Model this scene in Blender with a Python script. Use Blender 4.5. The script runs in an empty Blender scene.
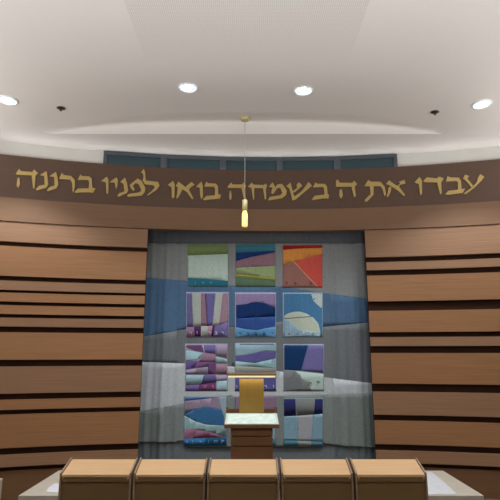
import bpy, bmesh, math, random
from mathutils import Vector, geometry
random.seed(7)
S = bpy.context.scene
COL = S.collection
PI = math.pi

# ------------------------------------------------------------------ camera
F = 480.0
CAMZ = 1.65
TH = math.atan(102.0 / F)
cam_d = bpy.data.cameras.new('camera')
cam_d.sensor_fit = 'HORIZONTAL'; cam_d.sensor_width = 36.0
cam_d.lens = 36.0 * F / 500.0
cam_d.clip_start = 0.05
cam = bpy.data.objects.new('camera', cam_d); COL.objects.link(cam)
cam.location = (0, 0, CAMZ)
cam.rotation_euler = (PI / 2 + TH, 0, 0)
S.camera = cam

def ray(x, y):
    u = (x - 250.0) / F; v = (250.0 - y) / F
    return (u, math.cos(TH) - v * math.sin(TH), math.sin(TH) + v * math.cos(TH))
def at_Y(x, y, Y):
    d = ray(x, y); t = Y / d[1]
    return Vector((d[0] * t, Y, CAMZ + d[2] * t))
def at_Z(x, y, z):
    d = ray(x, y); t = (z - CAMZ) / d[2]
    return Vector((d[0] * t, d[1] * t, z))
# curved front wall: a vertical cylinder
CX, CY, R = 0.31, -4.93, 11.16
def at_R(x, y, r=R):
    d = ray(x, y)
    a = d[0] ** 2 + d[1] ** 2
    b = -2 * (d[0] * CX + d[1] * CY)
    c = CX * CX + CY * CY - r * r
    t = (-b + math.sqrt(b * b - 4 * a * c)) / (2 * a)
    return Vector((d[0] * t, d[1] * t, CAMZ + d[2] * t))
def ang(X, r=R): return math.asin((X - CX) / r)
def cyl(a, r, z): return Vector((CX + r * math.sin(a), CY + r * math.cos(a), z))

# ------------------------------------------------------------------ materials
def lin(c):
    def f(v):
        v /= 255.0
        return v / 12.92 if v <= 0.04045 else ((v + 0.055) / 1.055) ** 2.4
    return (f(c[0]), f(c[1]), f(c[2]), 1.0)
def mat(name, rgb, rough=0.6, metal=0.0, spec=0.3, k=1.0):
    m = bpy.data.materials.new(name); m.use_nodes = True
    b = m.node_tree.nodes['Principled BSDF']
    c = lin(rgb); c = (min(c[0] * k, .95), min(c[1] * k, .95), min(c[2] * k, .95), 1)
    b.inputs['Base Color'].default_value = c
    b.inputs['Roughness'].default_value = rough
    b.inputs['Metallic'].default_value = metal
    b.inputs['Specular IOR Level'].default_value = spec
    return m
def noise_vary(m, scale=(1, 1, 1), nscale=5.0, amt=0.12, detail=4.0, bump=0.0, rnd=0.0):
    nt = m.node_tree; b = nt.nodes['Principled BSDF']
    base = tuple(b.inputs['Base Color'].default_value)
    tc = nt.nodes.new('ShaderNodeTexCoord'); mp = nt.nodes.new('ShaderNodeMapping')
    mp.inputs['Scale'].default_value = scale
    nz = nt.nodes.new('ShaderNodeTexNoise'); nz.inputs['Scale'].default_value = nscale; nz.inputs['Detail'].default_value = detail
    mr = nt.nodes.new('ShaderNodeMapRange')
    mr.inputs['From Min'].default_value = .25; mr.inputs['From Max'].default_value = .75
    mr.inputs['To Min'].default_value = 1 - amt; mr.inputs['To Max'].default_value = 1 + amt
    nt.links.new(tc.outputs['Object'], mp.inputs[0]); nt.links.new(mp.outputs[0], nz.inputs['Vector'])
    nt.links.new(nz.outputs['Fac'], mr.inputs[0])
    fac = mr.outputs[0]
    if rnd:
        oi = nt.nodes.new('ShaderNodeObjectInfo'); m2 = nt.nodes.new('ShaderNodeMapRange')
        m2.inputs['To Min'].default_value = 1 - rnd; m2.inputs['To Max'].default_value = 1 + rnd
        nt.links.new(oi.outputs['Random'], m2.inputs[0])
        mu = nt.nodes.new('ShaderNodeMath'); mu.operation = 'MULTIPLY'
        nt.links.new(fac, mu.inputs[0]); nt.links.new(m2.outputs[0], mu.inputs[1]); fac = mu.outputs[0]
    vm = nt.nodes.new('ShaderNodeVectorMath'); vm.operation = 'SCALE'
    vm.inputs[0].default_value = base[:3]
    nt.links.new(fac, vm.inputs['Scale']); nt.links.new(vm.outputs[0], b.inputs['Base Color'])
    if bump:
        bp = nt.nodes.new('ShaderNodeBump'); bp.inputs['Strength'].default_value = bump; bp.inputs['Distance'].default_value = .002
        nt.links.new(nz.outputs['Fac'], bp.inputs['Height']); nt.links.new(bp.outputs[0], b.inputs['Normal'])
    return m
def emit(name, rgb, strength):
    m = mat(name, rgb, .4)
    b = m.node_tree.nodes['Principled BSDF']
    b.inputs['Emission Color'].default_value = lin(rgb); b.inputs['Emission Strength'].default_value = strength
    return m
def wood(name, rgb, amt=.16, rnd=.0, rough=.45, along='x'):
    sc = {'x': (.7, .7, 52), 'z': (34, 34, 1.2), 'xd': (1.2, 20, 20)}[along]
    return noise_vary(mat(name, rgb, rough, 0, .35), sc, 3.0, amt, 5.0, .06, rnd)

K = 1.0
M_ceil = noise_vary(mat('ceiling_paint', (222, 214, 209), .9, 0, .1), (1, 1, 1), 40, .01)
M_upper = mat('upper_wall_paint', (205, 201, 194), .9, 0, .1)
M_wall = mat('room_wall_paint', (150, 142, 134), .9, 0, .1)
M_floor = noise_vary(mat('floor_carpet', (104, 95, 86), .95, 0, .1), (1, 1, 1), 60, .1)
M_board = wood('wall_board_wood', (153, 111, 77), .2, .05)
M_board2 = wood('wall_board_wood_pinkish', (147, 112, 86), .18, .05)
M_fascia = wood('fascia_wood', (128, 96, 72), .13)
M_band = wood('inscription_band_wood', (94, 71, 58), .09)
M_back = mat('wall_backing_shaded', (54, 35, 27), .8, 0, .1)  # dark tone puts the shadow between the boards into the colour
M_plinth = wood('plinth_wood', (116, 84, 58), .14)
M_gold = mat('gold_letters', (192, 164, 102), .45, .35, .5)
M_frame = mat('window_frame_grey', (78, 82, 88), .5)
M_pane = mat('window_glass_night', (50, 68, 74), .3, 0, .3)
M_white = mat('fixture_white', (235, 235, 235), .5)
M_lamp = emit('downlight_lamp', (205, 228, 245), .9)
M_lampcore = emit('downlight_core', (250, 252, 255), 14.0)
M_steel = mat('sprinkler_metal', (70, 62, 58), .4, .7)
M_brass = mat('brass', (205, 190, 140), .5, .15)
M_cord = mat('pendant_cord', (205, 200, 190), .6)
M_bulb = emit('pendant_glow_glass', (245, 215, 130), .85)
M_lid = wood('desk_lid_oak_lit', (196, 160, 120), .09, .03, .42)  # lit copy of the oak: light from above is in the colour
M_desk = wood('desk_oak_shaded', (110, 86, 54), .14, .05)  # shaded copy of the oak: the dim fronts are in the colour
M_side = wood('desk_side_oak_highlight', (140, 116, 94), .12, .03, .45)  # paler oak: highlights along the panel edges put into the colour
M_pin = mat('desk_pin', (190, 170, 140), .4, .5)
M_lect = wood('lectern_walnut', (120, 84, 56), .12)
M_lectcol = wood('lectern_column_oak', (160, 126, 62), .1, 0, .4, 'z')
M_hood = wood('lectern_hood_wood', (128, 104, 72), .1)
M_strip = emit('lectern_light_strip', (240, 225, 180), .5)
M_cloth = noise_vary(mat('white_lectern_cloth', (196, 212, 206), .85, 0, .1), (1, 1, 1), 16, .16)
M_stone = noise_vary(mat('beige_stone', (180, 172, 160), .55, 0, .3), (1, 1, 1), 9, .07)
M_paper = mat('paper_white', (205, 206, 214), .8, 0, .1)
M_runner = noise_vary(mat('pale_grey_runner', (196, 198, 205), .8, 0, .1), (1, 1, 1), 12, .08)
M_post = mat('pale_post_paint', (190, 175, 155), .7)
fabric_cache = {}
def fabric(rgb):
    if rgb not in fabric_cache:
        m = mat('fabric_%d_%d_%d' % rgb, (rgb[0] * .97, rgb[1], rgb[2]), .95, 0, .05)
        noise_vary(m, (110, 110, 36), 1.6, .26, 3.0)
        fabric_cache[rgb] = m
    return fabric_cache[rgb]

# perforated ceiling panel
def perforated():
    m = mat('perforated_ceiling_panel', (222, 215, 208), .9, 0, .1)
    nt = m.node_tree; b = nt.nodes['Principled BSDF']
    tc = nt.nodes.new('ShaderNodeTexCoord'); sp = nt.nodes.new('ShaderNodeSeparateXYZ')
    nt.links.new(tc.outputs['Object'], sp.inputs[0])
    outs = []
    for ax in ('X', 'Y'):
        a = nt.nodes.new('ShaderNodeMath'); a.operation = 'MULTIPLY'; a.inputs[1].default_value = 2 * PI / .016
        s = nt.nodes.new('ShaderNodeMath'); s.operation = 'COSINE'
        nt.links.new(sp.outputs[ax], a.inputs[0]); nt.links.new(a.outputs[0], s.inputs[0]); outs.append(s.outputs[0])
    ad = nt.nodes.new('ShaderNodeMath'); ad.operation = 'ADD'
    nt.links.new(outs[0], ad.inputs[0]); nt.links.new(outs[1], ad.inputs[1])
    gt = nt.nodes.new('ShaderNodeMath'); gt.operation = 'GREATER_THAN'; gt.inputs[1].default_value = .75
    # the holes get smaller towards the lectern end of the panel
    sz = nt.nodes.new('ShaderNodeMapRange'); sz.inputs['From Min'].default_value = 3.2; sz.inputs['From Max'].default_value = 4.05
    sz.inputs['To Min'].default_value = .75; sz.inputs['To Max'].default_value = 1.9
    nt.links.new(sp.outputs['Y'], sz.inputs[0]); nt.links.new(sz.outputs[0], gt.inputs[1])
    nt.links.new(ad.outputs[0], gt.inputs[0])
    mx = nt.nodes.new('ShaderNodeMix'); mx.data_type = 'RGBA'
    mx.inputs['A'].default_value = lin((222, 214, 208)); mx.inputs['B'].default_value = lin((184, 180, 176))
    nt.links.new(gt.outputs[0], mx.inputs['Factor']); nt.links.new(mx.outputs['Result'], b.inputs['Base Color'])
    return m
M_perf = perforated()

# ------------------------------------------------------------------ mesh helpers
def link(name, bm, mats, parent=None, smooth=False, origin=None):
    """link a bmesh (world coordinates) as ONE object; origin = world point of its origin"""
    bmesh.ops.recalc_face_normals(bm, faces=bm.faces)
    me = bpy.data.meshes.new(name)
    if not isinstance(mats, (list, tuple)): mats = [mats]
    for m in mats: me.materials.append(m)
    o0 = Vector((0, 0, 0))
    if parent is not None: o0 = Vector(parent['_o']) if '_o' in parent else Vector(parent.location)
    if origin is not None: o0 = Vector(origin)
    bmesh.ops.translate(bm, verts=bm.verts, vec=-o0)
    bm.to_mesh(me); bm.free()
    if smooth:
        for p in me.polygons: p.use_smooth = True
    o = bpy.data.objects.new(name, me); COL.objects.link(o)
    if parent is not None:
        o.parent = parent
        if origin is not None: o.location = o0 - Vector(parent.location)
    elif origin is not None: o.location = o0
    return o
def sub(name, bm, mats, parent, root, smooth=False):
    """sub-part: child of a part, coordinates of the root"""
    o = link(name, bm, mats, None, smooth, origin=root.location)
    o.location = (0, 0, 0); o.parent = parent
    return o
def empty(name, loc):
    o = bpy.data.objects.new(name, None); COL.objects.link(o); o.location = loc; o.empty_display_size = .1
    return o
def tag(o, label, cat, group=None):
    o['label'] = label; o['category'] = cat
    if group: o['group'] = group
    return o
def struct(o): o['kind'] = 'structure'; return o
def box(bm, x0, x1, y0, y1, z0, z1, bev=0.0, mi=0):
    vs = [bm.verts.new((x, y, z)) for x in (x0, x1) for y in (y0, y1) for z in (z0, z1)]
    fs = []
    for q in ((0, 1, 3, 2), (4, 6, 7, 5), (0, 4, 5, 1), (2, 3, 7, 6), (0, 2, 6, 4), (1, 5, 7, 3)):
        f = bm.faces.new([vs[i] for i in q]); f.material_index = mi; fs.append(f)
    if bev:
        es = list({e for f in fs for e in f.edges})
        bmesh.ops.bevel(bm, geom=es, offset=bev, segments=2, affect='EDGES', profile=.5)
    return vs
def hexa(bm, pts, bev=0.0):
    """pts: 8 points, bottom ring 4 then top ring 4"""
    vs = [bm.verts.new(p) for p in pts]; fs = []
    for q in ((3, 2, 1, 0), (4, 5, 6, 7), (0, 1, 5, 4), (1, 2, 6, 5), (2, 3, 7, 6), (3, 0, 4, 7)):
        fs.append(bm.faces.new([vs[i] for i in q]))
    if bev:
        es = list({e for f in fs for e in f.edges})
        bmesh.ops.bevel(bm, geom=es, offset=bev, segments=2, affect='EDGES', profile=.5)
def lathe(bm, prof, c, n=32, mi=0):
    rings = []
    for r, z in prof:
        if r < 1e-5: rings.append([bm.verts.new((c[0], c[1], c[2] + z))])
        else: rings.append([bm.verts.new((c[0] + r * math.cos(2 * PI * k / n), c[1] + r * math.sin(2 * PI * k / n), c[2] + z)) for k in range(n)])
    for a, b in zip(rings, rings[1:]):
        if len(a) == 1 and len(b) == 1: continue
        for k in range(n):
            k2 = (k + 1) % n
            if len(a) == 1: f = bm.faces.new((a[0], b[k], b[k2]))
            elif len(b) == 1: f = bm.faces.new((a[k], a[k2], b[0]))
            else: f = bm.faces.new((a[k], a[k2], b[k2], b[k]))
            f.material_index = mi
def arc_slab(bm, X0, X1, r0, r1, z0, z1, n=24, bev=0.0):
    """curved board between radii r0<r1 (r0 faces the room)"""
    a0, a1 = ang(X0), ang(X1); ring = []
    for k in range(n + 1):
        a = a0 + (a1 - a0) * k / n
        ring.append([bm.verts.new(cyl(a, r, z)) for r, z in ((r0, z0), (r1, z0), (r1, z1), (r0, z1))])
    fs = [bm.faces.new(ring[0]), bm.faces.new(ring[-1][::-1])]
    for p, q in zip(ring, ring[1:]):
        for i in range(4):
            j = (i + 1) % 4
            fs.append(bm.faces.new((p[i], p[j], q[j], q[i])))
    if bev:
        es = [e for e in bm.edges if any((e.verts[0] in (p[i]) for p in ring for i in ()) )]
def prism(bm, front, back, mi=0):
    n = len(front)
    a = [bm.verts.new(p) for p in front]; b = [bm.verts.new(p) for p in back]
    for t in geometry.tessellate_polygon([[Vector((p.x, p.z, 0)) for p in front]]):
        for ring in (a, b):
            try:
                f = bm.faces.new([ring[i] for i in t]); f.material_index = mi
            except ValueError: pass
    for i in range(n):
        j = (i + 1) % n
        f = bm.faces.new((a[i], a[j], b[j], b[i])); f.material_index = mi

# ------------------------------------------------------------------ room shell
ZB_TOP = at_R(245, 170).z
ZB_BOT = at_R(245, 209.4).z
ZF_BOT = at_R(245, 231).z
R_UP = R + .15
HS = at_R(245, 158, R_UP).z                     # soffit height
YS = at_Z(245, 134, HS).y                       # straight edge of the soffit
RISE = at_Y(245, 122.5, YS).z - HS              # how far the vault rises over it
VHALF = .5 * (at_Y(443, 134, YS).x - at_Y(45, 134, YS).x)
VCX = .5 * (at_Y(443, 134, YS).x + at_Y(45, 134, YS).x)
XW, YB, YF = 4.7, -5.0, 6.9
def vz(X, Y):
    # flat ceiling that scoops gently upwards just before the soffit edge
    t = abs((X - VCX) / VHALF)
    if t >= 1: return HS
    q = max(0.0, min(1.0, (Y - (YS - 1.5)) / 1.5)); q = q * q * (3 - 2 * q) * .5 + q * q * .5
    return HS + RISE * (1 - t ** 3) * q

bm = bmesh.new(); box(bm, -XW - .2, XW + .2, YB - .2, YF + .2, -.2, 0); struct(link('floor', bm, M_floor))
bm = bmesh.new()
xs = sorted(set([-XW - .1, XW + .1] + [VCX + VHALF * t / 24 for t in range(-24, 25)]))
ysr = [YB - .1] + [YS - 1.6 + 1.6 * k / 16 for k in range(17)]
rows = [[bm.verts.new((x, y, vz(x, y))) for x in xs] for y in ysr]
for ra, rb in zip(rows, rows[1:]):
    for i in range(len(xs) - 1):
        f = bm.faces.new((ra[i], ra[i + 1], rb[i + 1], rb[i])); f.smooth = True
last = rows[-1]
ed = [bm.verts.new((x, YS, HS)) if vz(x, YS) - HS > 1e-6 else last[i] for i, x in enumerate(xs)]
for i in range(len(xs) - 1):                      # lunette face
    q = list(dict.fromkeys([last[i], last[i + 1], ed[i + 1], ed[i]]))
    if len(q) > 2: bm.faces.new(q)
far = [bm.verts.new((x, YF + .3, HS)) for x in (xs[0], xs[-1])]
bm.faces.new(ed + [far[1], far[0]])
ceil = struct(link('ceiling', bm, M_ceil))
md = ceil.modifiers.new('thickness', 'SOLIDIFY'); md.thickness = .08; md.offset = 1

XP0, XP1 = -.985, .93
bm = bmesh.new(); n = 16; yp = [YB + .2, at_Z(250, 68, HS).y]
lo = []
for d in (.004, -.004):
    lo.append([[bm.verts.new((XP0 + (XP1 - XP0) * k / n, y, vz(XP0 + (XP1 - XP0) * k / n, y) - d)) for k in range(n + 1)] for y in yp])
for g in lo:
    for a in range(len(yp) - 1):
        for k in range(n): bm.faces.new((g[a][k], g[a][k + 1], g[a + 1][k + 1], g[a + 1][k]))
for a in range(len(yp) - 1):
    for k in (0, n): bm.faces.new((lo[0][a][k], lo[0][a + 1][k], lo[1][a + 1][k], lo[1][a][k]))
for a in (0, len(yp) - 1):
    for k in range(n): bm.faces.new((lo[0][a][k], lo[0][a][k + 1], lo[1][a][k + 1], lo[1][a][k]))
link('perforated_panel', bm, M_perf, ceil)

bm = bmesh.new(); box(bm, -XW - .2, XW + .2, YB - .2, YB, 0, HS + .3); struct(link('wall_back', bm, M_wall))
bm = bmesh.new(); box(bm, -XW - .2, -XW, YB, YF, 0, HS + .05); struct(link('wall_west', bm, M_wall))
bm = bmesh.new(); box(bm, XW, XW + .2, YB, YF, 0, HS + .05); struct(link('wall_east', bm, M_wall))

# header over the ark: inscription band, fascia below it, painted wall above it
bm = bmesh.new(); arc_slab(bm, -XW + .02, XW - .02, R_UP, R_UP + .1, ZB_TOP - .3, HS + .03, 48)
wf = struct(link('wall_front', bm, M_upper))
bm = bmesh.new(); arc_slab(bm, -XW + .02, XW - .02, R, R + .14, ZB_BOT, ZB_TOP, 48)
band = link('inscription_band', bm, M_band, wf)
bm = bmesh.new(); arc_slab(bm, -XW + .02, XW - .02, R - .02, R + .10, ZF_BOT, ZB_BOT - .001, 48)
link('fascia_board', bm, M_fascia, wf)
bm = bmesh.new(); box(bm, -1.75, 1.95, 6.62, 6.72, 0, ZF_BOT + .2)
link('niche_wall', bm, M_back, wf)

XL = at_R(143.3, 330).x; XR = at_R(369.8, 330).x
LEFT = [(225.0, 246.0), (250.3, 279), (283.5, 292.3), (295, 303.5), (307, 315.5), (319, 327.5), (333, 359.5), (366, 392), (398, 407.6), (412.3, 444.3), (451, 462.5)]
RIGHT = [(227.5, 256.5), (261.5, 269.5), (275, 301), (310.5, 332), (337, 346), (353, 383.7), (392, 415), (421, 444.5), (451, 463)]
PINK = {'left': (0, 2, 5, 7, 10), 'right': (0, 1, 4, 6, 8)}
for side, px, lst, x0, x1 in (('left', 100, LEFT, -XW + .03, XL), ('right', 400, RIGHT, XR, XW - .03)):
    bm = bmesh.new()
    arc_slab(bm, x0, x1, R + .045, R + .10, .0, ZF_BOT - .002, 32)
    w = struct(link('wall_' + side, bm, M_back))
    zl = CAMZ
    for bi, (a, b) in enumerate(lst):
        z1, z0 = at_R(px, a).z, at_R(px, b).z
        if a < 230: z1 = ZF_BOT - .004
        bm = bmesh.new(); arc_slab(bm, x0, x1, R, R + .046, z0, z1, 32)
        o = link('board', bm, M_board2 if bi in PINK[side] else M_board, w)
        zl = z0
    bm = bmesh.new(); arc_slab(bm, x0, x1, R + .03, R + .046, .002, zl - .05, 32)
    link('plinth_board', bm, M_plinth, w)

# clerestory windows above the band
edges = [103.5, 164, 223, 279.5, 337, 397]
for i in range(5):
    pa, pb = at_R(edges[i], 160, R_UP - .02), at_R(edges[i + 1], 160, R_UP - .02)
    z0, z1 = ZB_TOP - .25, HS - .012
    d = (pb - pa); d.z = 0; L = d.length; d.normalize(); nrm = Vector((-d.y, d.x, 0))
    if nrm.y < 0: nrm = -nrm
    def P(s, dep, z): 
        q = pa + d * s + nrm * dep; return Vector((q.x, q.y, z))
    def bar(bm, s0, s1, za, zb, d0=-.03, d1=.03):
        hexa(bm, [P(s0, d0, za), P(s1, d0, za), P(s1, d1, za), P(s0, d1, za), P(s0, d0, zb), P(s1, d0, zb), P(s1, d1, zb), P(s0, d1, zb)])
    bm = bmesh.new(); fw = .045
    bar(bm, .001, fw, z0, z1); bar(bm, L - fw, L - .001, z0, z1); bar(bm, fw, L - fw, z1 - fw, z1); bar(bm, fw, L - fw, z0, z0 + fw)
    wn = struct(link('window_%d' % (i + 1), bm, M_frame))
    bm = bmesh.new(); bar(bm, fw, L - fw, z0 + fw, z1 - fw, -.008, .002)
    link('pane', bm, M_pane, wn)

# ------------------------------------------------------------------ gold inscription
# outlines of each letter stroke; every block: origin and scale, then letters
BLK = [
 (10, 160, 60 / 500, [
  ('he', [[(48,115),(75,72),(90,92),(185,100),(200,78),(235,110),(212,130),(205,235),(192,235),(180,128),(60,122)],[(62,150),(78,148),(84,200),(70,232),(55,215)]]),
  ('nun', [[(248,125),(305,92),(312,150),(318,205),(300,232),(222,252),(215,245),(240,215),(288,205),(285,132)]]),
  ('nun', [[(328,135),(382,98),(395,150),(402,205),(385,238),(312,260),(308,250),(330,225),(372,212),(368,140)]])]),
 (60, 160, 60 / 500, [
  ('resh', [[(-8,155),(15,105),(30,125),(90,132),(122,165),(125,215),(112,272),(104,255),(100,190),(85,163),(0,158)]]),
  ('bet', [[(148,165),(170,120),(185,135),(240,135),(265,155),(268,230),(295,235),(275,275),(240,268),(160,270),(128,275),(122,265),(150,238),(240,236),(243,180),(232,165)]]),
  ('vav', [[(343,175),(390,138),(402,160),(402,270),(392,285),(385,270),(382,185)]]),
  ('yod', [[(412,185),(470,143),(482,165),(478,215),(465,240),(455,185)]])]),
 (110, 165, 60 / 500, [
  ('nun', [[(85,140),(125,105),(140,150),(150,210),(140,235),(75,262),(60,258),(75,235),(120,220),(112,155)]]),
  ('pe', [[(165,165),(230,112),(262,130),(295,190),(290,225),(265,255),(150,265),(142,255),(160,240),(245,228),(262,210),(240,160),(215,148),(190,170),(205,205),(192,215),(170,185)]]),
  ('lamed', [[(258,60),(282,32),(292,60),(295,105),(300,130),(400,140),(412,170),(390,205),(320,252),(308,248),(350,215),(375,185),(360,168),(290,160),(272,125),(280,100),(275,70)]])]),
 (160, 165, 60 / 500, [
  ('vav', [[(65,165),(110,130),(122,160),(120,262),(105,280),(98,260),(97,185)]]),
  ('alef', [[(148,185),(170,170),(185,205),(155,265),(135,280),(142,240)],[(130,175),(155,138),(175,155),(240,205),(278,275),(268,285),(220,220),(150,185)],[(215,178),(262,140),(290,165),(262,180),(240,205),(222,195)]]),
  ('vav', [[(300,180),(345,138),(355,165),(358,260),(345,285),(335,260),(330,188)]]),
  ('bet', [[(368,180),(388,138),(400,152),(465,155),(482,175),(485,245),(508,245),(500,280),(370,292),(358,285),(385,258),(458,252),(460,195),(450,180)]])]),
 (220, 170, 60 / 500, [
  ('he', [[(62,142),(92,103),(105,120),(185,120),(195,103),(218,130),(205,155),(218,248),(200,245),(178,150),(70,148)],[(82,175),(92,175),(98,220),(90,250),(78,240),(76,210)]]),
  ('het', [[(232,138),(265,105),(280,122),(365,125),(378,112),(392,130),(382,155),(385,240),(374,246),(358,150),(285,150),(286,235),(276,250),(262,150)]])]),
 (270, 170, 60 / 500, [
  ('mem', [[(-8,140),(20,102),(35,125),(45,140),(20,195),(8,190),(22,145)],[(20,195),(60,120),(100,115),(140,170),(135,205),(100,235),(10,250),(-16,252),(-5,225),(85,210),(105,190),(85,145),(60,150),(25,200)]]),
  ('shin', [[(135,135),(170,105),(178,130),(195,200),(215,240),(185,252),(180,220),(160,150)],[(185,252),(215,245),(290,180),(350,130),(320,98),(300,130),(260,180),(200,222)],[(222,125),(240,100),(268,130),(240,155),(198,190),(190,175),(228,148)]]),
  ('bet', [[(358,145),(378,102),(395,115),(455,115),(475,135),(480,200),(492,205),(488,238),(450,235),(360,250),(350,245),(370,215),(455,205),(450,150),(435,140)]])]),
 (330, 165, 80 / 500, [
  ('he', [[(38,135),(38,95),(50,92),(60,110),(140,112),(150,98),(170,118),(155,135),(162,195),(150,200),(135,135)],[(60,155),(75,150),(80,190),(68,212),(58,190)]]),
  ('tav', [[(215,130),(240,92),(252,103),(315,105),(342,135),(350,185),(340,195),(328,150),(315,132),(225,132)],[(250,130),(272,130),(272,185),(235,225),(218,228),(220,215),(255,180)]]),
  ('alef', [[(368,140),(385,130),(380,165),(365,198),(355,198),(362,170)],[(350,118),(370,95),(388,110),(435,140),(470,188),(462,195),(425,160),(375,128)],[(430,105),(465,92),(472,115),(440,122),(425,145),(412,138),(440,115)]])]),
 (410, 160, 80 / 500, [
  ('vav', [[(28,138),(60,105),(75,130),(75,210),(65,220),(55,150)]]),
  ('dalet', [[(82,132),(105,108),(170,115),(180,103),(212,115),(195,140),(198,205),(190,215),(170,140),(90,138)]]),
  ('bet', [[(225,135),(235,100),(250,108),(305,110),(318,130),(322,180),(345,180),(330,205),(235,218),(220,215),(240,192),(300,185),(300,140),(290,132)]]),
  ('ayin', [[(335,210),(350,212),(400,175),(450,125),(465,105),(440,88),(425,110),(420,135),(395,165),(350,198)],[(332,115),(345,92),(370,100),(358,115),(395,160),(385,172),(350,130)]])]),
]
GLYPH = {}
ins = empty('hebrew_inscription', at_R(250, 190, R))
tag(ins, 'gold raised Hebrew inscription running along the dark wood band', 'inscription')
for ox, oy, sc, letters in BLK:
    for nm, strokes in letters:
        bm = bmesh.new()
        for st in strokes:
            pts = [(ox + x * sc, oy + y * sc) for x, y in st]
            prism(bm, [at_R(x, y, R - .014) for x, y in pts], [at_R(x, y, R - .014) + (at_R(x, y, R) - at_R(x, y, R - .014)).normalized() * 0 + Vector((0, .0145, 0)) for x, y in pts])
        link('letter', bm, M_gold, ins)
        if nm not in GLYPH:
            xs_ = [p[0] for s in strokes for p in s]; ys_ = [p[1] for s in strokes for p in s]
            h = max(ys_) - min(ys_)
            GLYPH[nm] = [[((x - min(xs_)) / h - .5 * (max(xs_) - min(xs_)) / h, (y - min(ys_)) / h - .5) for x, y in s] for s in strokes]

# ------------------------------------------------------------------ ark curtain
DC = 6.34
def fold(X, Z):
    # deep folds at both sides, faint ripples in the quilted middle
    l = max(0.0, min(1.0, (-.78 - X) / .12)); r = max(0.0, min(1.0, (X - .93) / .12))
    w = max(l, r)
    drop = .6 + .4 * max(0, min(1, (2.9 - Z) / 2))
    deep = .013 * math.sin(X * 27 + .6 * math.sin(Z * 1.3)) + .010 * math.sin(X * 67 + 1.0 + .4 * math.sin(Z * 2.1))
    deep += .022 * math.exp(-((X - 1.17) / .035) ** 2) * (1.25 - .25 * Z) + .012 * math.exp(-((X + 1.02) / .05) ** 2) - .012 * math.exp(-((X + 1.2) / .06) ** 2)
    deep += .016 * math.exp(-((X + .80 + .35 * (.75 - Z)) / .03) ** 2) * max(0, min(1, (1.0 - Z) / .3))
    faint = .0026 * math.sin(X * 78 + math.sin(Z * 3) * .5) * max(0, min(1, (Z - 1.9) / .5)) + .002 * math.sin(Z * 11 + X * 5)
    return deep * w * drop + faint * (1 - w)
def cut_patch(bm, poly, layer, mi, stepx=.022, stepz=.12):
    """a piece of cloth outlined in curtain coordinates, following the folds"""
    pts = [at_Y(x, y, DC) for x, y in poly]
    t = bmesh.new()
    vs = [t.verts.new((p.x, 0, p.z)) for p in pts]
    if len(vs) > 4:
        for tri in geometry.tessellate_polygon([[Vector((p.x, p.z, 0)) for p in pts]]):
            try: t.faces.new([vs[i] for i in tri])
            except ValueError: pass
    else: t.faces.new(vs)
    x0, x1 = min(p.x for p in pts), max(p.x for p in pts); z0, z1 = min(p.z for p in pts), max(p.z for p in pts)
    k = math.floor(x0 / stepx) + 1
    while k * stepx < x1:
        bmesh.ops.bisect_plane(t, geom=t.verts[:] + t.edges[:] + t.faces[:], plane_co=(k * stepx, 0, 0), plane_no=(1, 0, 0)); k += 1
    k = math.floor(z0 / stepz) + 1
    while k * stepz < z1:
        bmesh.ops.bisect_plane(t, geom=t.verts[:] + t.edges[:] + t.faces[:], plane_co=(0, 0, k * stepz), plane_no=(0, 0, 1)); k += 1
    mp = {}
    for v in t.verts:
        mp[v] = bm.verts.new((v.co.x, DC - layer - fold(v.co.x, v.co.z), v.co.z))
    for f in t.faces:
        try:
            g = bm.faces.new([mp[v] for v in f.verts]); g.material_index = mi; g.smooth = True
        except ValueError: pass
    t.free()
def finish_cloth(name, bm, mats, parent):
    """link and give thickness towards the back"""
    for f in bm.faces:
        f.normal_update()
        if f.normal.y > 0: f.normal_flip()
    me = bpy.data.meshes.new(name)
    for m in mats: me.materials.append(m)
    o0 = Vector(parent.location)
    bmesh.ops.translate(bm, verts=bm.verts, vec=-o0)
    bm.to_mesh(me); bm.free()
    o = bpy.data.objects.new(name, me); COL.objects.link(o); o.parent = parent
    md = o.modifiers.new('cloth', 'SOLIDIFY'); md.thickness = .0012; md.offset = -1
    return o

curt = empty('ark_curtain', (.08, DC, .03))
tag(curt, 'grey patchwork ark curtain with three columns of quilted pictures', 'curtain')
G_TOP, G_LIGHT, G_BLUE, G_MID, G_WHITE, G_GREEN, G_HEM = (92, 92, 98), (140, 140, 142), (84, 110, 142), (116, 119, 124), (192, 194, 201), (132, 138, 138), (116, 121, 127)  # G_TOP: darker hem cloth plus the fascia's shadow put into the colour
cm = [fabric(c) for c in (G_MID, G_TOP, G_LIGHT, G_BLUE, G_WHITE, G_GREEN)]
bm = bmesh.new()
top = 222
blue_t = [(134, 276.5), (187, 281), (232, 285.5), (282, 286.5), (322, 293), (378, 300)]
blue_b = [(378, 321.5), (322, 327), (282, 321.5), (232, 327), (187, 329), (134, 338)]
wh_t = [(134, 361.5), (185, 363.5), (232, 366.5), (280, 371.5), (322, 377), (378, 384)]
wh_b = [(378, 393), (322, 394.5), (282, 396.5), (232, 396.5), (187, 402.5), (170, 407), (134, 412)]
hem = [(134, 441.5), (165, 442.5), (176, 441.5), (182, 440), (190, 447), (322, 447), (324, 443), (345, 446.5), (378, 447.5)]
cut_patch(bm, [(134, top), (378, top), (378, 243.5), (134, 243.5)], 0, 1)
cut_patch(bm, [(134, 243.5), (378, 243.5)] + blue_t[::-1], 0, 2)
cut_patch(bm, blue_t + blue_b, 0, 3)
cut_patch(bm, blue_b[::-1] + wh_t[::-1], 0, 0)
cut_patch(bm, wh_t + wh_b, 0, 4)
cut_patch(bm, wh_b[::-1] + hem[::-1], 0, 5)
finish_cloth('curtain_cloth', bm, cm, curt)
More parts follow.
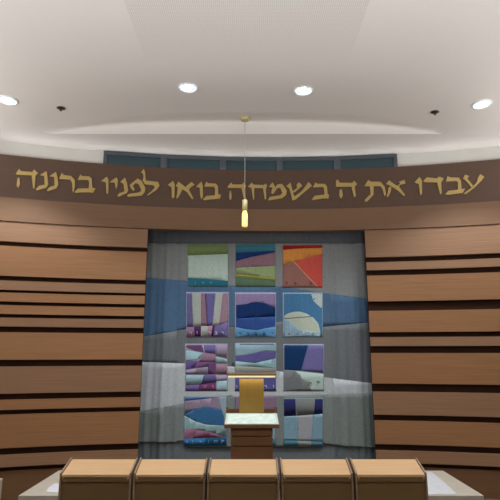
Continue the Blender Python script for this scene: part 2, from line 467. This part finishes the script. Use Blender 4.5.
# darker under-layer showing below the hem
bm = bmesh.new()
zb = .03; yb_ = 470
while at_Y(250, yb_, DC).z > .04: yb_ += 1
cut_patch(bm, [(134, 425), (378, 425), (384, yb_), (128, yb_)], -.028, 0)
finish_cloth('lower_lining', bm, [fabric(G_HEM)], curt)

LET = {}
def mute(c): return tuple(int(round(v * .84 + .16 * g)) for v, g in zip(c, (112, 114, 118)))
def panel(border, pieces, letters=None, lcol=(215, 215, 225), extra=None):
    border = (border[0], mute(border[1])); pieces = [(mute(c), p) for c, p in pieces]
    cols = [border[1]] + [c for c, _ in pieces] + [lcol]
    uniq = list(dict.fromkeys(cols))
    bm = bmesh.new()
    x0, y0, x1, y1 = border[0]
    cut_patch(bm, [(x0, y0), (x1, y0), (x1, y1), (x0, y1)], .003, uniq.index(border[1]))
    for i, (c, poly) in enumerate(pieces):
        cut_patch(bm, poly, .0045 + .0004 * (i % 12), uniq.index(c))
    for nm, lx, ly, lh in (letters or []):
        for st in GLYPH[nm]:
            cut_patch(bm, [(lx + a * lh * .95, ly + b * lh) for a, b in st], .0105, uniq.index(lcol), 1, 1)
    finish_cloth('quilt_panel', bm, [fabric(c) for c in uniq], curt)

MINT = (200, 216, 206); TEAL = (32, 106, 132); NAVY = (14, 44, 104); LILAC = (178, 158, 190); MAROON = (112, 72, 122); VIO = (112, 102, 168); PALE = (168, 200, 214); MAUVE = (158, 118, 138)
panel(((187.6, 243.8, 228.6, 286.8), (128, 140, 120)), [
 ((124, 142, 84), [(188, 245), (228, 245), (228, 254), (188, 255.6)]),
 (MINT, [(188, 255.6), (228, 254), (228, 281), (210, 279.5), (188, 278)]),
 (TEAL, [(188, 278), (202, 278.5), (228, 281), (228, 286.3), (188, 286.3)])],
 [('vav', 195.2, 283.4, 3), ('resh', 203, 283.4, 3), ('lamed', 210.8, 282.6, 3.6)], (130, 180, 200))
panel(((235.4, 243.4, 275.4, 287), (110, 120, 122)), [
 ((56, 124, 146), [(236, 245), (275, 244.5), (275, 251.2), (236, 253)]),
 ((22, 50, 118), [(236, 253), (275, 251), (275, 252.2), (252, 257), (236, 261)]),
 ((150, 108, 124), [(236, 261), (252, 257), (275, 252.2), (275, 266), (250, 267), (236, 268)]),
 ((160, 176, 122), [(236, 268), (250, 267), (275, 266), (275, 277.6), (236, 274)]),
 ((158, 150, 72), [(236, 274), (275, 277.6), (275, 281), (236, 277)]),
 ((82, 108, 82), [(236, 277), (275, 281), (275, 286.6), (236, 286)])])
panel(((282.6, 245, 322.4, 287.6), (150, 96, 100)), [
 ((165, 22, 26), [(283, 245.8), (322, 245.4), (322, 248), (300, 248.5), (283, 250)]),
 ((240, 150, 66), [(283, 250), (300, 248.5), (322, 248), (322, 254), (300, 260), (293, 262), (283, 265)]),
 ((224, 82, 70), [(294, 261.7), (300, 260), (322, 254), (322, 287.2), (317, 287.2)]),
 ((160, 104, 96), [(283, 265), (293, 262), (294.5, 261.7), (317, 287.2), (283, 287.2)]),
 ((240, 150, 125), [(293.2, 261.8), (294.6, 261.5), (304, 272), (317.5, 286), (316.4, 286.4), (303.2, 273)])],
 [('he', 286.7, 283.4, 2.6), ('mem', 295, 283.4, 2.8), ('bet', 310.5, 283, 3.2), ('vav', 319, 283, 2.4)], (120, 40, 44))
panel(((186.3, 292, 229, 337.4), (178, 172, 200)), [
 ((112, 104, 158), [(187, 293.4), (192, 293.4), (193.2, 327), (187, 327)]),
 ((190, 196, 190), [(192, 293.4), (201, 293.4), (201, 326), (193.2, 327)]),
 ((158, 118, 138), [(201, 293.4), (205, 293.4), (207, 326), (201, 326)]),
 ((88, 56, 100), [(205, 293.4), (206, 293.4), (207.6, 326), (207, 326)]),
 ((108, 98, 164), [(206, 293.4), (215.6, 293.4), (212.4, 325.5), (207.6, 326)]),
 ((190, 194, 188), [(215.6, 293.4), (223, 293.4), (219, 325), (212.4, 325.5)]),
 ((172, 132, 152), [(223, 293.4), (228.4, 293.4), (228.4, 321), (219, 325)]),
 ((170, 122, 158), [(187, 327), (194, 327), (195, 336.8), (187, 336.8)]),
 ((82, 34, 96), [(194, 327), (201, 326), (201, 336.6), (195, 336.6)]),
 ((188, 184, 182), [(201, 326), (207.6, 326), (208, 336.6), (201, 336.6)]),
 ((186, 140, 160), [(207.6, 326), (212.5, 325.5), (211.5, 336.6), (208, 336.6)]),
 ((82, 34, 96), [(212.5, 325.4), (215, 325.3), (213, 336.6), (211.4, 336.6)]),
 ((122, 108, 170), [(215, 325.2), (219, 325), (228.4, 321), (228.4, 336.8), (213, 336.8)])],
 [('resh', 190.6, 333, 3.2), ('vav', 196.8, 333, 3.4), ('resh', 209.6, 333, 3.2), ('bet', 216, 333, 3.2), ('resh', 222.5, 333, 3.2)], (226, 218, 236))
panel(((235, 292.4, 276, 338), (188, 184, 214)), [
 ((156, 132, 180), [(236, 294), (275.4, 294), (275.4, 308), (266, 303.5), (258, 302), (252, 302.3), (246, 304.5), (236, 305)]),
 (NAVY, [(236, 305), (246, 304.5), (252, 302.3), (258, 302), (266, 303.5), (275.4, 308), (275.4, 316.5), (254, 317.5), (236, 318.5)]),
 ((46, 78, 156), [(236, 318.5), (254, 317.5), (275.4, 316.5), (275.4, 326.5), (266, 328), (257, 330.2), (248, 329.5), (236, 327)]),
 ((98, 156, 208), [(236, 327), (248, 329.5), (257, 330.2), (266, 328), (275.4, 326.5), (275.4, 337), (236, 337)])],
 [('resh', 240, 333.8, 3.4), ('bet', 247.8, 333.8, 3.2), ('bet', 255.6, 333.8, 3.2), ('mem', 264, 333.8, 3.2), ('yod', 272.4, 333.2, 2.2)], (20, 40, 96))
panel(((282.8, 292.6, 322.6, 337.2), (168, 190, 210)), [
 ((72, 128, 180), [(283.8, 293.8), (322, 293.8), (322, 336.6), (283.8, 336.6)]),
 ((212, 222, 222), [(311, 294), (322, 294), (322, 308.5), (317, 305), (313, 300)]),
 ((210, 216, 200), [(284, 316), (288, 313.5), (294, 311.8), (300, 311.7), (306, 313.5), (313, 317.5), (318, 323), (320, 330), (320.5, 336.5), (284, 336.5)]),
 ((160, 190, 212), [(284, 319), (289, 320.5), (296, 326.5), (303, 331), (310, 334), (310, 336.5), (284, 336.5)]),
 ((176, 208, 218), [(303, 331), (320, 331.5), (320.4, 336.5), (308, 336.5), (310, 334)]),
 ((96, 112, 110), [(284, 318.2), (312, 316), (312, 316.8), (284, 319)])],
 [('bet', 289, 333.6, 2.2), ('bet', 297.6, 333.6, 2.2), ('vav', 305, 333.4, 2.2), ('bet', 313, 333.6, 2.2)], (30, 44, 80))
panel(((185, 343.6, 227.6, 391.2), (176, 160, 186)), [
 (MAROON, [(187, 345), (202, 345), (204, 352.5), (194, 350.5), (186, 347)]),
 (PALE, [(186, 350), (203, 353), (199, 359), (186, 361)]),
 (VIO, [(204, 345), (215.5, 345), (215.5, 354), (205, 352.5)]),
 ((150, 112, 140), [(205, 353), (215.5, 354), (215.5, 361.7), (198.5, 361.7)]),
 (LILAC, [(216, 345), (227, 345), (227, 358), (216, 356)]),
 (PALE, [(216, 356), (227, 359.5), (227, 363.2), (216, 363.2)]),
 ((94, 74, 136), [(186, 361), (198, 361), (194, 368), (186, 369.5)]),
 (MAROON, [(197, 362), (216, 362), (216, 374), (208, 374), (208, 366.5), (194, 368)]),
 (LILAC, [(186, 370), (208, 367), (208, 374), (186, 374)]),
 ((168, 128, 150), [(216, 364), (227, 364), (227, 374), (216, 374)]),
 (PALE, [(186, 375), (204, 375), (201, 384), (186, 385)]),
 ((104, 90, 154), [(204, 375), (216, 375), (216, 382), (201, 384)]),
 (LILAC, [(216, 375), (227, 375), (227, 380), (216, 381)]),
 ((112, 56, 100), [(200, 384), (216, 382), (216, 390.6), (198, 390.6)]),
 ((118, 94, 164), [(186, 386), (200, 384), (198, 390.6), (186, 390.6)]),
 (PALE, [(217, 381.5), (227, 380.5), (227, 390.6), (217, 390.6)])],
 [('ayin', 205, 386.8, 3.2), ('vav', 212.6, 386.8, 3.6), ('resh', 222, 386.4, 3.2)], (206, 170, 200))
panel(((234.8, 342.8, 276.2, 391.4), (158, 176, 196)), [
 ((158, 188, 204), [(235.4, 344), (275.8, 344), (275.8, 352.5), (266, 351), (258, 352), (245, 355), (235.4, 355.5)]),
 ((66, 72, 120), [(240, 344), (274, 344), (274, 344.7), (240, 344.7)]),
 ((102, 92, 162), [(235.4, 355.5), (245, 355), (258, 352), (266, 351), (275.8, 352.5), (275.8, 358.3), (264, 361), (255, 363), (235.4, 361)]),
 ((158, 196, 202), [(235.4, 361), (255, 363), (264, 361), (275.8, 358.3), (275.8, 368.3), (235.4, 365.8)]),
 ((172, 168, 162), [(235.4, 365.8), (275.8, 368.3), (275.8, 376), (235.4, 376)]),
 ((92, 88, 158), [(235.4, 376), (275.8, 376), (275.8, 390.8), (235.4, 390.8)])],
 [('vav', 236.6, 386.8, 3.4), ('resh', 265.6, 386.6, 3.4), ('vav', 273.2, 386.6, 3.4)], (206, 210, 236))
panel(((283.4, 344, 324, 391.2), (172, 172, 190)), [
 ((14, 50, 102), [(284.2, 345.2), (308, 345.2), (301, 370.7), (284.2, 369.6)]),
 ((120, 110, 174), [(308, 345.2), (323.4, 345.2), (323.4, 373), (301, 370.7)]),
 ((122, 122, 126), [(284.2, 370), (295, 371), (308, 386), (312, 390.7), (284.2, 390.7)]),
 ((198, 216, 210), [(295, 371), (323.4, 374), (323.4, 390.7), (312, 390.7)])],
 [('he', 310, 383.6, 3.2), ('tav', 318.2, 382.6, 3.4)], (40, 70, 66))
panel(((183.8, 396.4, 227, 446.2), (126, 136, 166)), [
 ((52, 92, 152), [(185, 398.5), (200, 397.5), (219, 397), (200, 399.5), (185, 401)]),
 ((160, 138, 164), [(185, 401), (200, 399.5), (219, 397), (222, 410), (214, 407.8), (204, 407.3), (193, 410), (184.5, 414.6)]),
 ((168, 190, 206), [(219, 397), (226.4, 396.8), (226.4, 426), (224.4, 425.8), (224, 416), (222, 410)]),
 ((56, 112, 168), [(184.4, 415), (193, 410), (204, 407.3), (214, 407.8), (222, 410), (224, 416), (224, 425.6), (206, 424.5), (196, 421.5)]),
 ((160, 190, 198), [(184.4, 415.6), (196, 421.5), (206, 424.5), (226.4, 425.8), (226.4, 437.5), (216, 433.8), (205, 431), (184.4, 429.4)]),
 ((150, 92, 122), [(184.4, 429.4), (197, 429.7), (210, 432), (224, 437), (184.4, 438.4)]),
 ((46, 112, 172), [(184.4, 438.6), (226.4, 437.6), (226.4, 445.4), (184.4, 445.8)])],
 [('yod', 186.8, 441.8, 2.6), ('vav', 192.6, 442, 3.2), ('resh', 200.6, 442, 3), ('vav', 208.4, 441.8, 3.2), ('he', 216, 441.6, 3), ('tav', 222.6, 441.2, 3)], (170, 206, 226))
panel(((235, 396.6, 276, 446), (140, 120, 150)), [
 ((150, 118, 148), [(235.6, 397.2), (275.4, 397.2), (275.4, 412), (235.6, 410)]),
 ((118, 94, 164), [(235.6, 410), (275.4, 412), (275.4, 426), (235.6, 428)]),
 ((150, 180, 198), [(235.6, 428), (275.4, 426), (275.4, 440), (235.6, 440)]),
 ((70, 122, 142), [(235.6, 440), (275.4, 440), (275.4, 445.4), (235.6, 445.4)])])
panel(((283, 398, 323.4, 446.4), (136, 142, 152)), [
 ((34, 34, 92), [(284, 399), (295.4, 399), (296, 415.6), (284, 416.2)]),
 ((122, 122, 124), [(296, 399), (315, 399), (314, 414.6), (297, 415.6)]),
 ((34, 34, 92), [(315, 399), (322.8, 399), (322.6, 413.6), (314, 414.6)]),
 ((140, 176, 200), [(283.6, 416.4), (297, 415.8), (298, 440.6), (283.6, 440)]),
 ((180, 180, 190), [(297, 415.8), (313, 414.6), (311, 441), (298, 440.4)]),
 ((140, 176, 200), [(313, 414.6), (322.6, 413.7), (322.4, 441.8), (311, 441)]),
 ((66, 122, 142), [(283.6, 440.2), (298, 440.6), (298, 445.8), (283.6, 445.8)]),
 ((150, 152, 154), [(298, 440.6), (311, 441.2), (311, 445.8), (298, 445.8)]),
 ((78, 128, 148), [(311, 441.2), (322.4, 441.9), (322.4, 446), (311, 445.8)])])

# ------------------------------------------------------------------ ceiling fittings
def downlight(px, py, label):
    z = HS
    for _ in range(6):
        p = at_Z(px, py, z); z = vz(p.x, p.y)
    c = (p.x, p.y, z)
    t = empty('downlight', (p.x, p.y, z)); tag(t, label, 'ceiling light', 'recessed ceiling downlights')
    bm = bmesh.new(); lathe(bm, [(.105, .004), (.105, -.006), (.098, -.012), (.086, -.009), (.084, .004)], c, 40)
    link('trim_ring', bm, M_white, t, True)
    bm = bmesh.new(); lathe(bm, [(.0845, .004), (.0845, -.005), (.0, -.005)], c, 40)
    link('reflector', bm, M_lamp, t, True)
    bm = bmesh.new(); lathe(bm, [(.05, -.0045), (.047, -.012), (.03, -.018), (0, -.02)], c, 32)
    link('lamp', bm, M_lampcore, t, True)
    return c
DL = [downlight(7.5, 100, 'leftmost of the four recessed downlights, touching the left photo edge'),
      downlight(188, 87, 'second recessed downlight from the left, at the perforated panel edge'),
      downlight(303.5, 90, 'third recessed downlight from the left, right of the hanging pendant'),
      downlight(482, 104, 'rightmost of the four recessed downlights, near the right photo edge')]
def sprinkler(px, py, label):
    z = HS
    for _ in range(6):
        p = at_Z(px, py - 1.0, z); z = vz(p.x, p.y)
    c = (p.x, p.y, z)
    t = empty('sprinkler', c); tag(t, label, 'sprinkler', 'ceiling sprinkler heads')
    bm = bmesh.new(); lathe(bm, [(0, .002), (.048, .002), (.048, -.004), (.03, -.012), (.018, -.014), (0, -.014)], c, 24); link('escutcheon', bm, M_steel, t, True)
    bm = bmesh.new(); lathe(bm, [(0, -.012), (.009, -.013), (.008, -.024), (.004, -.026), (.004, -.032), (.013, -.033), (.013, -.036), (0, -.036)], c, 16); link('nozzle', bm, M_steel, t, True)
sprinkler(61, 109, 'small dark sprinkler head on the left side of the ceiling')
sprinkler(435, 113, 'small dark sprinkler head on the right side of the ceiling')

z = HS + RISE
for _ in range(5):
    p = at_Z(245, 117, z); z = vz(p.x, p.y)
pend = empty('pendant_lamp', (p.x, p.y, z))
tag(pend, 'slim gold pendant lamp hanging on a thin cord before the inscription', 'pendant lamp')
pc = (p.x, p.y, 0)
zt, zm, zbm = at_Y(245, 200, p.y).z, at_Y(245, 211, p.y).z, at_Y(245, 226.5, p.y).z
bm = bmesh.new(); lathe(bm, [(0, z + .003), (.056, z + .003), (.056, z - .036), (.05, z - .046), (0, z - .046)], pc, 32); link('canopy', bm, M_brass, pend, True)
bm = bmesh.new(); lathe(bm, [(0, z - .02), (.0035, z - .02), (.0035, zt - .002), (0, zt - .002)], pc, 8); link('cord', bm, M_cord, pend, True)
bm = bmesh.new(); lathe(bm, [(0, zt), (.028, zt), (.031, zt - .004), (.031, zm), (.0, zm)], pc, 28); link('socket', bm, M_brass, pend, True)
bm = bmesh.new(); lathe(bm, [(0, zm + .001), (.025, zm), (.027, zm - .02), (.034, zm - .04), (.034, zbm + .006), (.030, zbm), (0, zbm)], pc, 28); link('glass_shade', bm, M_bulb, pend, True)

# ------------------------------------------------------------------ lectern
YL = 5.0
pf_l, pf_r = at_Y(224, 424.5, YL), at_Y(279.5, 424.5, YL)
LX = .5 * (pf_l.x + pf_r.x); LW = .5 * (pf_r.x - pf_l.x); LZ = pf_l.z
DEP = .40
zback = at_Y(250, 412, YL + DEP).z
lec = empty('lectern', (LX, YL + .2, 0))
tag(lec, 'walnut lectern with a lit raised hood, standing before the curtain', 'lectern')
bw = .5 * (at_Y(272.3, 440, YL + .03).x - at_Y(230.3, 440, YL + .03).x)
zg1, zg2 = at_Y(250, 436.5, YL + .03).z, at_Y(250, 446.5, YL + .03).z
bm = bmesh.new()
box(bm, LX - bw + .01, LX + bw - .01, YL + .045, YL + DEP - .03, .0, LZ - .03)
link('base', bm, M_lect, lec)
for za, zb2 in ((zg1 + .006, LZ - .036), (zg2 + .006, zg1 - .006), (.06, zg2 - .006)):
    bm = bmesh.new(); box(bm, LX - bw, LX + bw, YL + .028, YL + .05, za, zb2, .003); link('front_board', bm, M_lect, lec)
# sloping top tray
bm = bmesh.new(); t_ = .036
hexa(bm, [(LX - LW, YL, LZ - t_), (LX + LW, YL, LZ - t_), (LX + LW, YL + DEP, zback - t_), (LX - LW, YL + DEP, zback - t_),
          (LX - LW, YL, LZ), (LX + LW, YL, LZ), (LX + LW, YL + DEP, zback), (LX - LW, YL + DEP, zback)], .003)
link('top_board', bm, M_lect, lec)
for s in (-1, 1):
    bm = bmesh.new(); xa = LX + s * (LW - .016)
    box(bm, xa - .014, xa + .014, YL + DEP - .05, YL + DEP, zback - .03, zback + .055, .003)
    link('back_post', bm, M_lect, lec)
bm = bmesh.new(); box(bm, LX - LW + .03, LX + LW - .03, YL + DEP - .02, YL + DEP - .002, zback - .02, zback + .035, .002); link('back_rail', bm, M_lect, lec)
cw = .5 * (at_Y(263, 390, YL + DEP - .03).x - at_Y(238.6, 390, YL + DEP - .03).x)
zh = at_Y(250, 379, YL + DEP - .05).z
bm = bmesh.new(); box(bm, LX - cw, LX + cw, YL + DEP - .05, YL + DEP - .022, zback - .01, zh + .004, .002); link('column', bm, M_lectcol, lec)
hw = .5 * (at_Y(276, 376, YL + .28).x - at_Y(226.5, 376, YL + .28).x)
zht = at_Y(250, 374, YL + .28).z; zhb = at_Y(250, 378, YL + .28).z
bm = bmesh.new()
box(bm, LX - hw, LX + hw, YL + .26, YL + DEP + .1, zhb + .006, zht + .006, .003)
hood = link('lamp_hood', bm, M_hood, lec)
bm = bmesh.new(); box(bm, LX - hw + .012, LX + hw - .012, YL + .252, YL + .263, zhb + .007, zhb + .024)
sub('light_strip', bm, M_strip, hood, lec)
# cloth on the lectern
tk = .006
sl = (zback - LZ) / DEP
def cp(s, f): return (LX + s * (LW - .004 - .016 * 0), YL + f, LZ + sl * f)
bm = bmesh.new(); nx, ny = 14, 10
g = []
for j in range(ny + 1):
    f = .004 + (DEP - .056) * j / ny
    g.append([(LX + (LW - .006) * (2 * i / nx - 1), YL + f, LZ + sl * f + .004 + .0012 * math.sin(i * 1.7 + j) * (0 < j < ny)) for i in range(nx + 1)])
tv = [[bm.verts.new(q) for q in r] for r in g]; bv = [[bm.verts.new((q[0], q[1], q[2] - .0035)) for q in r] for r in g]
for j in range(ny):
    for i in range(nx):
        bm.faces.new((tv[j][i], tv[j][i + 1], tv[j + 1][i + 1], tv[j + 1][i])); bm.faces.new((bv[j][i], bv[j + 1][i], bv[j + 1][i + 1], bv[j][i + 1]))
for i in range(nx):
    bm.faces.new((tv[0][i], bv[0][i], bv[0][i + 1], tv[0][i + 1])); bm.faces.new((tv[ny][i], tv[ny][i + 1], bv[ny][i + 1], bv[ny][i]))
for j in range(ny):
    bm.faces.new((tv[j][0], tv[j + 1][0], bv[j + 1][0], bv[j][0])); bm.faces.new((tv[j][nx], bv[j][nx], bv[j + 1][nx], tv[j + 1][nx]))
o = link('lectern_cloth', bm, M_cloth, None, True, origin=(LX, YL + .2, LZ + .03))
tag(o, 'white cloth spread over the sloping top of the lectern', 'cloth')

# ------------------------------------------------------------------ front row of five reading desks
YD = 3.79
dl, dr = at_Y(58.6, 474.6, YD), at_Y(428, 474.6, YD)
PITCH = (dr.x - dl.x) / 5; ZD = dl.z; DD = .20
tb = at_Y(250, 459.2, YD + DD).z                 # lid back height
sd = (tb - ZD) / DD
LABD = ['leftmost of the five oak reading desks, next to the left low stone table',
        'second oak reading desk from the left, below the left part of the curtain',
        'middle oak reading desk of five, directly in front of the lectern',
        'fourth oak reading desk from the left, below the right part of the curtain',
        'rightmost of the five oak reading desks, next to the right low stone table']
def slab_panel(bm, x0, x1, y0, y1, zf, zb_, lift, zbot):
    hexa(bm, [(x0, y0, zbot), (x1, y0, zbot), (x1, y1, zbot), (x0, y1, zbot), (x0, y0, zf + lift), (x1, y0, zf + lift), (x1, y1, zb_ + lift), (x0, y1, zb_ + lift)], .002)
def make_desk(x0):
    w = PITCH - .018
    r = empty('reading_desk', (x0 + PITCH / 2, YD + DD / 2, 0))
    xa, xb = x0 + .009, x0 + .009 + w; pt = .012
    for a in (xa, xb - pt):
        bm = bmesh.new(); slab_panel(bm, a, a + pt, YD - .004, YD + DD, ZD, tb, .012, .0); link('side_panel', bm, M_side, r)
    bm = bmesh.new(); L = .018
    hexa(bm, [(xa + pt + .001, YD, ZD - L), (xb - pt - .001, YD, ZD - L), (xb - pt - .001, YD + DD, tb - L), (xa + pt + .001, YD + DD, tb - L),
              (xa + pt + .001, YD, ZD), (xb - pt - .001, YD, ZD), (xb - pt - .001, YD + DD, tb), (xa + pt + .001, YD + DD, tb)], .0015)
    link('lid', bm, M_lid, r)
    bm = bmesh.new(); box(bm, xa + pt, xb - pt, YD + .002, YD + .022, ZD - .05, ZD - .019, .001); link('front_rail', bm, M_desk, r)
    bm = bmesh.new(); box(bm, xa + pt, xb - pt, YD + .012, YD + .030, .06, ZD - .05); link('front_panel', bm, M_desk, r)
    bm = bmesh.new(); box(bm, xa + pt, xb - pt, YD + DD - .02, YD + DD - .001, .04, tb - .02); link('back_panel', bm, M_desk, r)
    for a in (xa + pt + .012, xb - pt - .012):
        bm = bmesh.new(); bmesh.ops.create_uvsphere(bm, u_segments=10, v_segments=8, radius=.006)
        bmesh.ops.translate(bm, verts=bm.verts, vec=(a, YD + .001, ZD - .026)); link('pin', bm, M_pin, r, True)
    return r
desk = make_desk(dl.x)
for i in range(5):
    if i == 0: o = desk
    else:
        o = desk.copy(); COL.objects.link(o); o.location = desk.location + Vector((PITCH * i, 0, 0))
        for ch in list(desk.children):
            c = ch.copy(); COL.objects.link(c); c.parent = o
    tag(o, LABD[i], 'desk', 'front row of reading desks')

# ------------------------------------------------------------------ low stone tables
ZT = .45
def table(out_far, out_near, inner_x, label, sgn):
    a, b = at_Z(*out_far, ZT), at_Z(*out_near, ZT)
    X = .5 * (a.x + b.x); y1 = a.y; y0 = at_Z(250, 495.5, ZT).y
    x0, x1 = (X, inner_x) if sgn < 0 else (inner_x, X)
    t = empty('low_table', (.5 * (x0 + x1), .5 * (y0 + y1), 0)); tag(t, label, 'table', 'low stone tables')
    bm = bmesh.new(); box(bm, x0, x1, y0, y1, ZT - .04, ZT, .004); link('tabletop', bm, M_stone, t)
    bm = bmesh.new(); box(bm, x0 + .012, x1 - .012, y0 + .012, y1 - .012, 0, ZT - .04); link('base', bm, M_stone, t)
    return x0, x1, y0, y1
Lt = table((57.5, 470.3), (20, 495.5), -.75, 'low beige stone table left of the reading desks', -1)
Rt = table((444.5, 470.5), (482, 495.5), .8, 'low beige stone table right of the reading desks', 1)
def sheet(name, pts, m, label, cat, th=.004):
    bm = bmesh.new(); w = [at_Z(x, y, ZT + th) for x, y in pts]
    a = [bm.verts.new(p) for p in w]; b = [bm.verts.new((p.x, p.y, ZT + .0005)) for p in w]
    bm.faces.new(a); bm.faces.new(b[::-1])
    for i in range(len(w)): j = (i + 1) % len(w); bm.faces.new((a[i], b[i], b[j], a[j]))
    c = sum(w, Vector()) / len(w)
    o = link(name, bm, m, None, False, origin=(c.x, c.y, ZT)); tag(o, label, cat)
sheet('paper_sheet', [(46, 491.5), (49, 487), (55, 483.4), (70, 483.4), (70, 492.2), (56, 492.4)], M_paper, 'white paper sheet lying on the left low stone table', 'paper')
sheet('cloth_runner', [(425, 472), (431.5, 472), (445, 483), (457, 494), (425, 494)], M_runner, 'pale grey cloth runner lying on the right low stone table', 'cloth')
# pale post just inside the left edge of the photo
p0 = at_Y(3.0, 478, 4.72)
bm = bmesh.new(); box(bm, p0.x - .12, p0.x, 4.6, 4.72, 0, p0.z, .006)
o = link('post', bm, M_post, None, False, origin=(p0.x - .06, 4.66, 0)); tag(o, 'short pale post cut off by the left edge of the photo', 'post')

# ------------------------------------------------------------------ light
def spot(loc, power, size=150, blend=.6, rad=.08, col=(1, .93, .84)):
    l = bpy.data.lights.new('downlight_beam', 'SPOT'); l.energy = power; l.spot_size = math.radians(size); l.spot_blend = blend
    l.shadow_soft_size = rad; l.color = col
    o = bpy.data.objects.new('downlight_beam', l); COL.objects.link(o); o.location = loc
def area(loc, sx, sy, power, rot=(0, 0, 0), col=(1, .93, .85), spread=PI):
    l = bpy.data.lights.new('fill_and_reading_light', 'AREA'); l.shape = 'RECTANGLE'; l.size = sx; l.size_y = sy; l.energy = power; l.color = col; l.spread = spread
    o = bpy.data.objects.new('fill_and_reading_light', l); COL.objects.link(o); o.location = loc; o.rotation_euler = rot
WC = (.955, .995, 1.0)
for c in DL: spot((c[0], c[1], c[2] - .03), 115 if abs(c[0]) < 1 else 180, 112, .45, col=WC)
for y in (1.6, -1.6):
    for x in (-2.6, -.65, .6, 2.55): spot((x, y, vz(x, y) - .03), 28 if y > 0 else 14, 112, .5, col=WC)
# unseen fill lights added at the sides and back to brighten the ceiling
area((0, -2.5, 2.9), 6, .5, 60, (PI, 0, 0), WC)
area((0, -.3, 1.0), 5, .3, 96, (PI - .55, 0, 0), WC, PI * .55)
area((-4.3, 1.6, 2.9), .4, 7, 165, (PI, 0, 0), WC)
area((4.3, 1.6, 2.9), .4, 7, 165, (PI, 0, 0), WC)
# unseen light strips added on the shelf above the inscription to brighten the soffit
for k in range(-4, 5):
    a = k * .07; q = cyl(a, R + .085, ZB_TOP + .012)
    area(q, .74, .03, .6, (PI + .75, 0, -a), WC)
# reading light under the lectern hood
area((LX, YL + .315, zhb - .002), hw * 1.8, .03, .42, (0, 0, 0), (1, .95, .8))
w = bpy.data.worlds.new('world'); S.world = w; w.use_nodes = True
w.node_tree.nodes['Background'].inputs[0].default_value = (.9, .85, .8, 1); w.node_tree.nodes['Background'].inputs[1].default_value = .02
vs = S.view_settings
vs.view_transform = 'Standard'; vs.look = 'None'; vs.gamma = 1.0; vs.use_curve_mapping = False; vs.exposure = 0.0
for o in S.objects:
    if '_o' in o: del o['_o']
